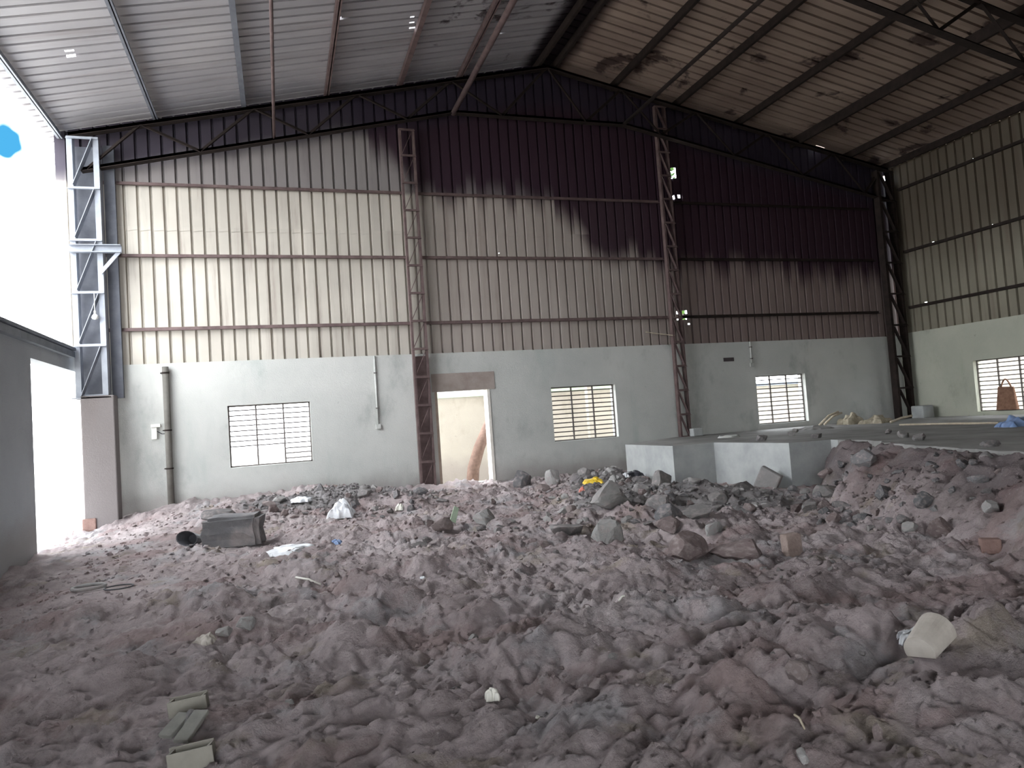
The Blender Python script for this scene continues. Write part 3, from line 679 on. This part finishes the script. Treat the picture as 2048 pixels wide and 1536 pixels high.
t.rotation_euler = (R(8), R(14), R(200)); t.location.x += .02; t.location.y += .14; t.location.z += .09; t.scale = (.85, .85, .85)
# thin-walled channel blocks in the left foreground
def channel_block(px, py, wpx, hpx, label, sinkz):
    p = hit(px, py); s = (p-Vector((0, 0, EYE))).dot(AF)/FPX; wd = wpx*s; hh = hpx*s
    t = thing('channel_block', label, 'block', (p.x, p.y, p.z-sinkz), 'channel blocks in the left foreground', -YAW+R(10))
    MB().box(-wd/2, wd/2, -.012, 0, 0, hh).build('side_panel', M['paleboard'], t, bevel=.003)
    MB().box(-wd/2-.02, wd/2-.02, .08, .092, 0, hh*1.04).build('side_panel', M['paleboard'], t, bevel=.003)
    for e in (-1, 1): MB().box(e*wd/2-.012*(e+1)/2-(.02 if e > 0 else 0), e*wd/2-.012*(e+1)/2+.012-(.02 if e > 0 else 0), .001, .079, 0, hh*.97).build('end_panel', M['paleboard'], t)
    MB().box(-wd/2+.013, wd/2-.033, 0.001, .079, 0, hh*.3).build('core', M['inside'], t)  # filler; the shade of the hollow is put into its dark colour
    t.rotation_euler = (R(-4), R(-7), -YAW+R(6))
    return t
channel_block(378, 1424, 76, 34, 'pale thin-walled channel block behind the dark greenish stone', .03)
channel_block(386, 1540, 90, 50, 'nearest pale thin-walled channel block at the bottom left', .03)
for (ax, ay, bx, by, lab) in ((330, 1492, 372, 1446, 'grey board lying left, between the channel blocks'), (362, 1496, 405, 1446, 'grey board lying right, between the channel blocks')):
    p, q = hit(ax, ay), hit(bx, by)
    MB().bar(p+Vector((0, 0, .03)), q+Vector((0, 0, .05)), .085, .025).build('board', M['board'], bevel=.004, label=lab, cat='board', group='boards in the left foreground')
# sticks
def stick(pa, pb_, r0, m, label, name='stick', lift=.015, z=None):
    p, q = (hit(*pa), hit(*pb_)) if z is None else (at_z(*pa, z), at_z(*pb_, z))
    MB().tube([p+Vector((0, 0, lift)), (p+q)/2+Vector((.01, .01, lift+.01)), q+Vector((0, 0, lift))], [r0, r0, r0*.7], 6).build(name, m, smooth=True, label=label, cat='stick')
stick((592, 1163), (642, 1175), .012, M['paper'], 'pale split stick on the soil left of centre', lift=.03)
stick((1590, 1437), (1610, 1470), .006, M['wood'], 'thin twig in the right foreground soil')
stick((1238, 1206), (1250, 1196), .008, M['paper'], 'short pale twig in the middle of the soil')
# half-buried rings
def ring(px, py, wpx, m, label, name, r=.014, squash=.85):
    p = hit(px, py); s = (p-Vector((0, 0, EYE))).dot(AF)/FPX; a = wpx*s/2; n = 28
    pts = [(a*math.cos(k*2*math.pi/n), a*squash*math.sin(k*2*math.pi/n), 0) for k in range(n+1)]
    t = MB().tube(pts, r, 8).build(name, m, smooth=True, loc=p+Vector((0, 0, .03)), label=label, cat='ring'); return t
ring(178, 1180, 58, M['stone_pale'], 'pale bucket rim half buried in the left soil', 'bucket_rim', .02)
ring(238, 1180, 52, M['darkpot'], 'dark wire hoop right of the pale bucket rim', 'wire_hoop', .008)
# dark basin on its side beside the big lump
p = hit(374, 1096); s = (p-Vector((0, 0, EYE))).dot(AF)/FPX; b = MB(); n = 20; vs = []
for rad, l in ((1, 0), (.7, 1), (.62, .95), (.92, .03)):
    for k in range(n): a = k*2*math.pi/n; vs.append((math.cos(a)*24*s*rad, l*30*s, math.sin(a)*15*s*rad))
fs = [(i*n+k, i*n+(k+1) % n, ((i+1) % 4)*n+(k+1) % n, ((i+1) % 4)*n+k) for i in (0, 2, 3) for k in range(n)] + [tuple(n+k for k in range(n)), tuple(2*n+k for k in range(n))]
o = b.add(vs, fs).build('tin_basin', M['darkpot'], loc=p+Vector((0, 0, 15*s)), label='dark tin basin on its side left of the concrete lump', cat='basin'); o.rotation_euler = (R(-12), R(10), R(-30))
# bricks
def pbox(name, m, px, py, wpx, hpx, dep, label, cat, rz=0, tilt=0):
    p = hit(px, py); s = (p-Vector((0, 0, EYE))).dot(AF)/FPX; a = wpx*s/2
    o = MB().box(-a, a, -dep/2, dep/2, -.04, hpx*s).build(name, m, loc=p, bevel=.012, label=label, cat=cat); o.rotation_euler = (0, tilt, -YAW+rz); return o
pbox('laterite_block', M['redblock'], 1586, 1112, 34, 44, .12, 'upright reddish laterite block right of the rubble heap', 'block', .25, -.06)
pbox('brick', M['brick'], 1982, 1106, 36, 22, .1, 'red brick half buried in the soil near the right edge', 'brick', -.4)

rs = random.Random(21)
def scatter(n, kinds, region, smin, smax, label, group, name='rubble_stone', sinks=(.2, .45)):
    k = 0; tries = 0
    while k < n and tries < n*60:
        tries += 1; (cx, cy, rx, ry) = rs.choice(region); a = rs.uniform(0, 6.28); q = math.sqrt(rs.random())
        x, y_ = cx+rx*q*math.cos(a), cy+ry*q*math.sin(a); s = smin*(smax/smin)**(rs.random()**1.5)
        if y_ > 15.6 or any((x-p)**2+(y_-q2)**2 < ((s+r2)*1.02)**2 for p, q2, r2 in placed): continue
        if x > 7.3 and y_ > 12.2 or x > 8.25 and y_ > 10.1: continue
        stone(name, rs.choice(kinds), x, y_, s, s*rs.uniform(.6, .95), s*rs.uniform(.45, .85), label, group, sink=rs.uniform(*sinks), rg=rs); k += 1
scatter(80, ['stone', 'stone', 'stone_dark', 'clod'], [(.7, 14.1, 1.6, .8), (2.0, 13.3, 1.0, .9), (-.3, 13.2, 1, .6)], .05, .17, 'rough broken stone in the rubble heap below the leftmost window', 'stones in the left rubble heap')
scatter(36, ['stone', 'clod', 'clod'], [(3.6, 12.6, 1.4, 1.5), (3.0, 10.8, 1.3, 1.2), (2.3, 9.6, 1, .8)], .035, .11, 'small stone lying in the earth mound before the doorway', 'stones on the earth mound before the doorway')
scatter(170, ['stone', 'stone', 'stone_dark', 'stone_pale', 'clod'], [(5.6, 11.3, 1.5, 1.5), (4.7, 9.5, 1.2, 1.2), (6.5, 13.2, .9, 1.1), (6.6, 10.0, 1.2, 1.1)], .05, .25, 'rough broken stone in the big rubble heap before the platform', 'stones in the right rubble heap')
scatter(100, ['clod', 'stone_dark', 'stone_dark', 'stone'], [(7.5, 8.4, .8, 1.2), (7.1, 6.8, .8, 1.2), (8.3, 9.3, .7, .7), (7.0, 8.9, .7, .8)], .05, .17, 'earthy lump on the broken bank under the platform edge', 'lumps on the broken bank', name='earth_lump')
scatter(60, ['clod', 'stone'], [(2.3, 4.5, 2.4, 1.6), (1.5, 7.0, 2.2, 1.6), (4.4, 5.6, 1.4, 1.4)], .018, .05, 'small clod lying in the churned foreground soil', 'small clods in the foreground soil', name='earth_clod', sinks=(.3, .5))
# ------------------------------------------------------------------ things on the raised floor
def on_plat(px, py): return at_z(px, py, PZ)
p = Vector((16.2, 14.9, PZ))
rgs = random.Random(11)
for i, (px, py, wpx, hp) in enumerate(((1705, 848, 60, 18), (1755, 846, 80, 12))):
    q = on_plat(px, py); s = (q-Vector((0, 0, EYE))).dot(AF)/FPX
    crumple('jute_sack', M['sack'], q+Vector((0, 0, .02)), wpx*s, wpx*s*.7, hp*s*1.3, 30+i, ('left' if i == 0 else 'right')+' crumpled jute sack on the platform beside the dark corner column', 'sack', .3*i, group='sacks on the platform')
for i, (x, y_, h, dx) in enumerate(((13.6, 15.3, .34, .75), (13.9, 15.45, .3, .7), (14.4, 13.75, .14, .8))):
    MB().tube([(x, y_, PZ+.03), (x+dx*.5, y_+.05, PZ+h*.75), (x+dx, y_+.1, PZ+h)], .03, 7).build('branch', M['wood'], smooth=True,
        label='pale %s piece of bent wood beside the jute sacks on the platform' % ('left', 'middle', 'right')[i], cat='wood', group='bent wood by the sacks')
q = on_plat(1630, 858); crumple('cement_sheet', M['slab'], q, 1.1, .9, .1, 40, 'grey crumpled sheet on the platform under the third window', 'sheet')
q = on_plat(2035, 852); crumple('blue_sack', M['blue'], q, 1.0, .6, .22, 41, 'blue plastic sack on the platform at the right edge', 'sack')
MB().tube([on_plat(1800, 852)+Vector((0, 0, .03)), on_plat(1900, 851)+Vector((0, 0, .04)), on_plat(1998, 849)+Vector((0, 0, .03))], .022, 6).build('pole', M['wood'], label='long pale pole lying on the platform before the right window', cat='pole')
q = on_plat(1815, 846); MB().box(-.2, .2, -.2, .2, -.01, .34).build('concrete_stub', M['concrete'], loc=(16.98, 15.1, PZ), bevel=.03, label='square concrete stub on the platform beside the corner column', cat='block')
q = on_plat(1458, 876); n = 24
MB().tube([(q.x+.26*math.cos(k*.55)*(1-.006*k), q.y+.2*math.sin(k*.55), PZ+.015+.001*k) for k in range(40)], .012, 6).build('wire_coil', M['pvc'], smooth=True, label='loose coil of pale cable on the platform edge', cat='cable')
for i, (x, y_, s) in enumerate(((8.9, 11.6, .12), (9.6, 10.9, .1), (10.3, 12.4, .09), (9.9, 9.2, .12), (9.3, 8.4, .1), (8.5, 6.6, .1), (11.2, 13.4, .08), (10.8, 10.4, .07))):
    stone('rubble_stone', 'stone', x, y_, s, s*.8, s*.6, 'loose grey stone lying on top of the platform', 'loose stones on the platform', z=PZ, sink=.12)
o = MB().box(-.14, .14, -.1, .1, 0, .2).build('footing_block', M['concrete'], loc=(9.98, 15.55, PZ), bevel=.02, label='pale concrete footing at the base of the column on the platform', cat='block')

# ------------------------------------------------------------------ fittings on the walls
t = thing('downpipe', 'grey downpipe on the left of the back wall, beside the corner column', 'pipe', (-2.19, YB-.09, .33))
MB().tube([(0, 0, 0), (0, 0, 2.82)], .062, 14).build('pipe', M['pipe'], t, smooth=True)
for z in (.72, 1.5, 2.68): MB().tube([(0, 0, z), (0, 0, z+.03)], .074, 14).box(-.1, .0, .0, .08, z+.005, z+.025).build('clamp', M['steel_dark'], t)
t = thing('switch_box', 'white switch box left of the downpipe', 'switch', (-2.45, YB-.03, 1.68))
MB().box(-.05, .05, -.03, .03, 0, .24).build('box', M['pvc_white'], t, bevel=.008)
MB().box(-.055, .12, -.055, .03, .24, .31).build('cover', M['pvc_white'], t, bevel=.01)
MB().tube([(.05, -.01, .16), (.14, -.01, .1), (.2, -.01, .1)], .008, 6).build('cable', M['black'], t)
def conduit(x, z0, z1, label, slant=0):
    t = thing('conduit', label, 'conduit', (x, YB-.02, z0))
    MB().tube([(slant, 0, z1-z0), (0, 0, .04)], .022, 8).build('pipe', M['pvc'], t, smooth=True)
    MB().box(-.06, .06, -.03, .02, -.06, .05).build('junction_box', M['pvc'], t, bevel=.01)
    for f in (.25, .75): MB().box(-.035+slant*f, .035+slant*f, -.03, .02, (z1-z0)*f, (z1-z0)*f+.025).build('clip', M['frame'], t)
conduit(2.08, 1.63, 3.22, 'thin grey conduit with a box, left of the doorway column')
conduit(12.15, 2.6, 3.22, 'short pale conduit with a box above the third window')
MB().box(-.16, .16, -.012, .02, 0, .1).build('vent_slot', M['inside'], loc=(11.44, YB, 2.72), label='small dark vent slot in the plaster left of the short conduit', cat='vent')
MB().tube([(8.95, YB-.12, 3.56), (9.35, YB-.14, 3.5), (9.72, YB-.2, 3.44)], .013, 6).build('rod', M['wood'], label='thin pale rod sticking out left of the column above the plaster', cat='rod')
t = thing('hanging_bulb', 'white bulb hanging in the lattice of the left corner column', 'lamp', (-3.32, 15.44, 4.12))
MB().tube([(0, 0, .12), (0, 0, .52)], .006, 6).build('cord', M['pvc_white'], t)
MB().tube([(0, 0, .13), (0, 0, .06)], .022, 10).build('socket', M['pvc_white'], t)
MB().tube([(0, 0, .07), (0, 0, .04), (0, 0, 0), (0, 0, -.03), (0, 0, -.045)], [.02, .05, .065, .045, .01], 12).build('bulb', M['pvc_white'], t, smooth=True)
# bag on the sill of the right window
t = thing('shopping_bag', 'brown bag with a loop handle standing in the right wall window', 'bag', (XR+.1, 13.05, .95))
MB().add([(-.06, -.26, 0), (.06, -.26, 0), (.06, .28, 0), (-.06, .28, 0), (-.03, -.2, .58), (.03, -.2, .58), (.03, .2, .6), (-.03, .2, .6)],
         [(0, 1, 2, 3), (4, 7, 6, 5), (0, 4, 5, 1), (1, 5, 6, 2), (2, 6, 7, 3), (3, 7, 4, 0)]).build('body', M['bag'], t, bevel=.02)
MB().tube([(0, -.14+.28*k/10, .56+.22*math.sin(math.pi*k/10)) for k in range(11)], .02, 7).build('handle', M['bag'], t, smooth=True)

# ------------------------------------------------------------------ lean-to roof over the left opening
t = thing('lean_to_roof', 'low dark lean-to roof edge over the left opening', 'roof', (XL, 7, 3.46))
MB().add([(.12, 9.0-9, .03), (.12, 8.5, .03), (-3.0, 8.5, -.45), (-3.0, 0, -.45), (.12, 0, .08), (.12, 8.5, .08), (-3.0, 8.5, -.40), (-3.0, 0, -.40)],
         [(0, 1, 2, 3), (7, 6, 5, 4), (0, 4, 5, 1), (1, 5, 6, 2), (2, 6, 7, 3), (3, 7, 4, 0)]).build('sheet', M['tin'], t)
MB().bar((.05, 0, -.05), (.05, 8.5, -.05), .1, .12).build('edge_beam', M['tin'], t)

# ------------------------------------------------------------------ what shows through the openings
b = MB().box(2.7, 9.4, 18.9, 19.15, -.2, 2.42); struct(b.build('wall_outside', M['outwall']))
MB().box(2.6, 9.5, 18.85, 19.2, 2.28, 2.44).build('trim_1', M['greenshard'], kind='structure')
p0 = Vector((4.72, 17.6, -.1))
MB().tube([p0+Vector((-.15, 0, 0)), p0+Vector((-.08, 0, .5)), p0+Vector((.12, .05, 1.0)), p0+Vector((.5, .1, 1.7))], [.17, .16, .15, .14], 12).build('leaning_tree', M['bark'], smooth=True, label='leaning brown tree trunk seen through the doorway', cat='tree')
MB().box(-.09, .09, -.09, .09, 0, 2.6).build('concrete_post', M['outwall'], loc=(8.35, 18.3, -.16), label='pale post in the yard seen through the second window', cat='post')
t = thing('shed', 'pale shed with a tin roof seen through the third window', 'shed', (16.5, 23, -.16))
MB().box(-1.7, 4.2, 0, 3, 0, 2.35).build('wall', M['outwall'], t)
MB().box(-1.9, 4.4, -.2, 3.2, 2.35, 2.45).build('roof', M['tin'], t)
b = MB().box(21.2, 21.45, 9.0, 24.0, -.2, 3.0); struct(b.build('wall_outside_right', M['outwall']))
# leaves behind the hole in the gable
rg = random.Random(8); b = MB()
for k in range(60):
    c = Vector((10.75+rg.uniform(-.25, .3), 17.2+rg.uniform(-.2, .2), 8.15+rg.uniform(-.35, .35))); a = Vector((rg.uniform(-1, 1), rg.uniform(-.4, .4), rg.uniform(-1, .3))).normalized()*.12; e = a.cross(Vector((0, 1, .3))).normalized()*.035
    b.add([c-a, c+e, c+a, c-e], [(0, 1, 2, 3)])
b.tube([(10.9, 17.3, -.2), (10.95, 17.25, 5), (10.8, 17.2, 8.2)], [.1, .07, .02], 8)
b.build('tree', M['leaf'], label='green leaves showing through the hole in the gable', cat='tree')
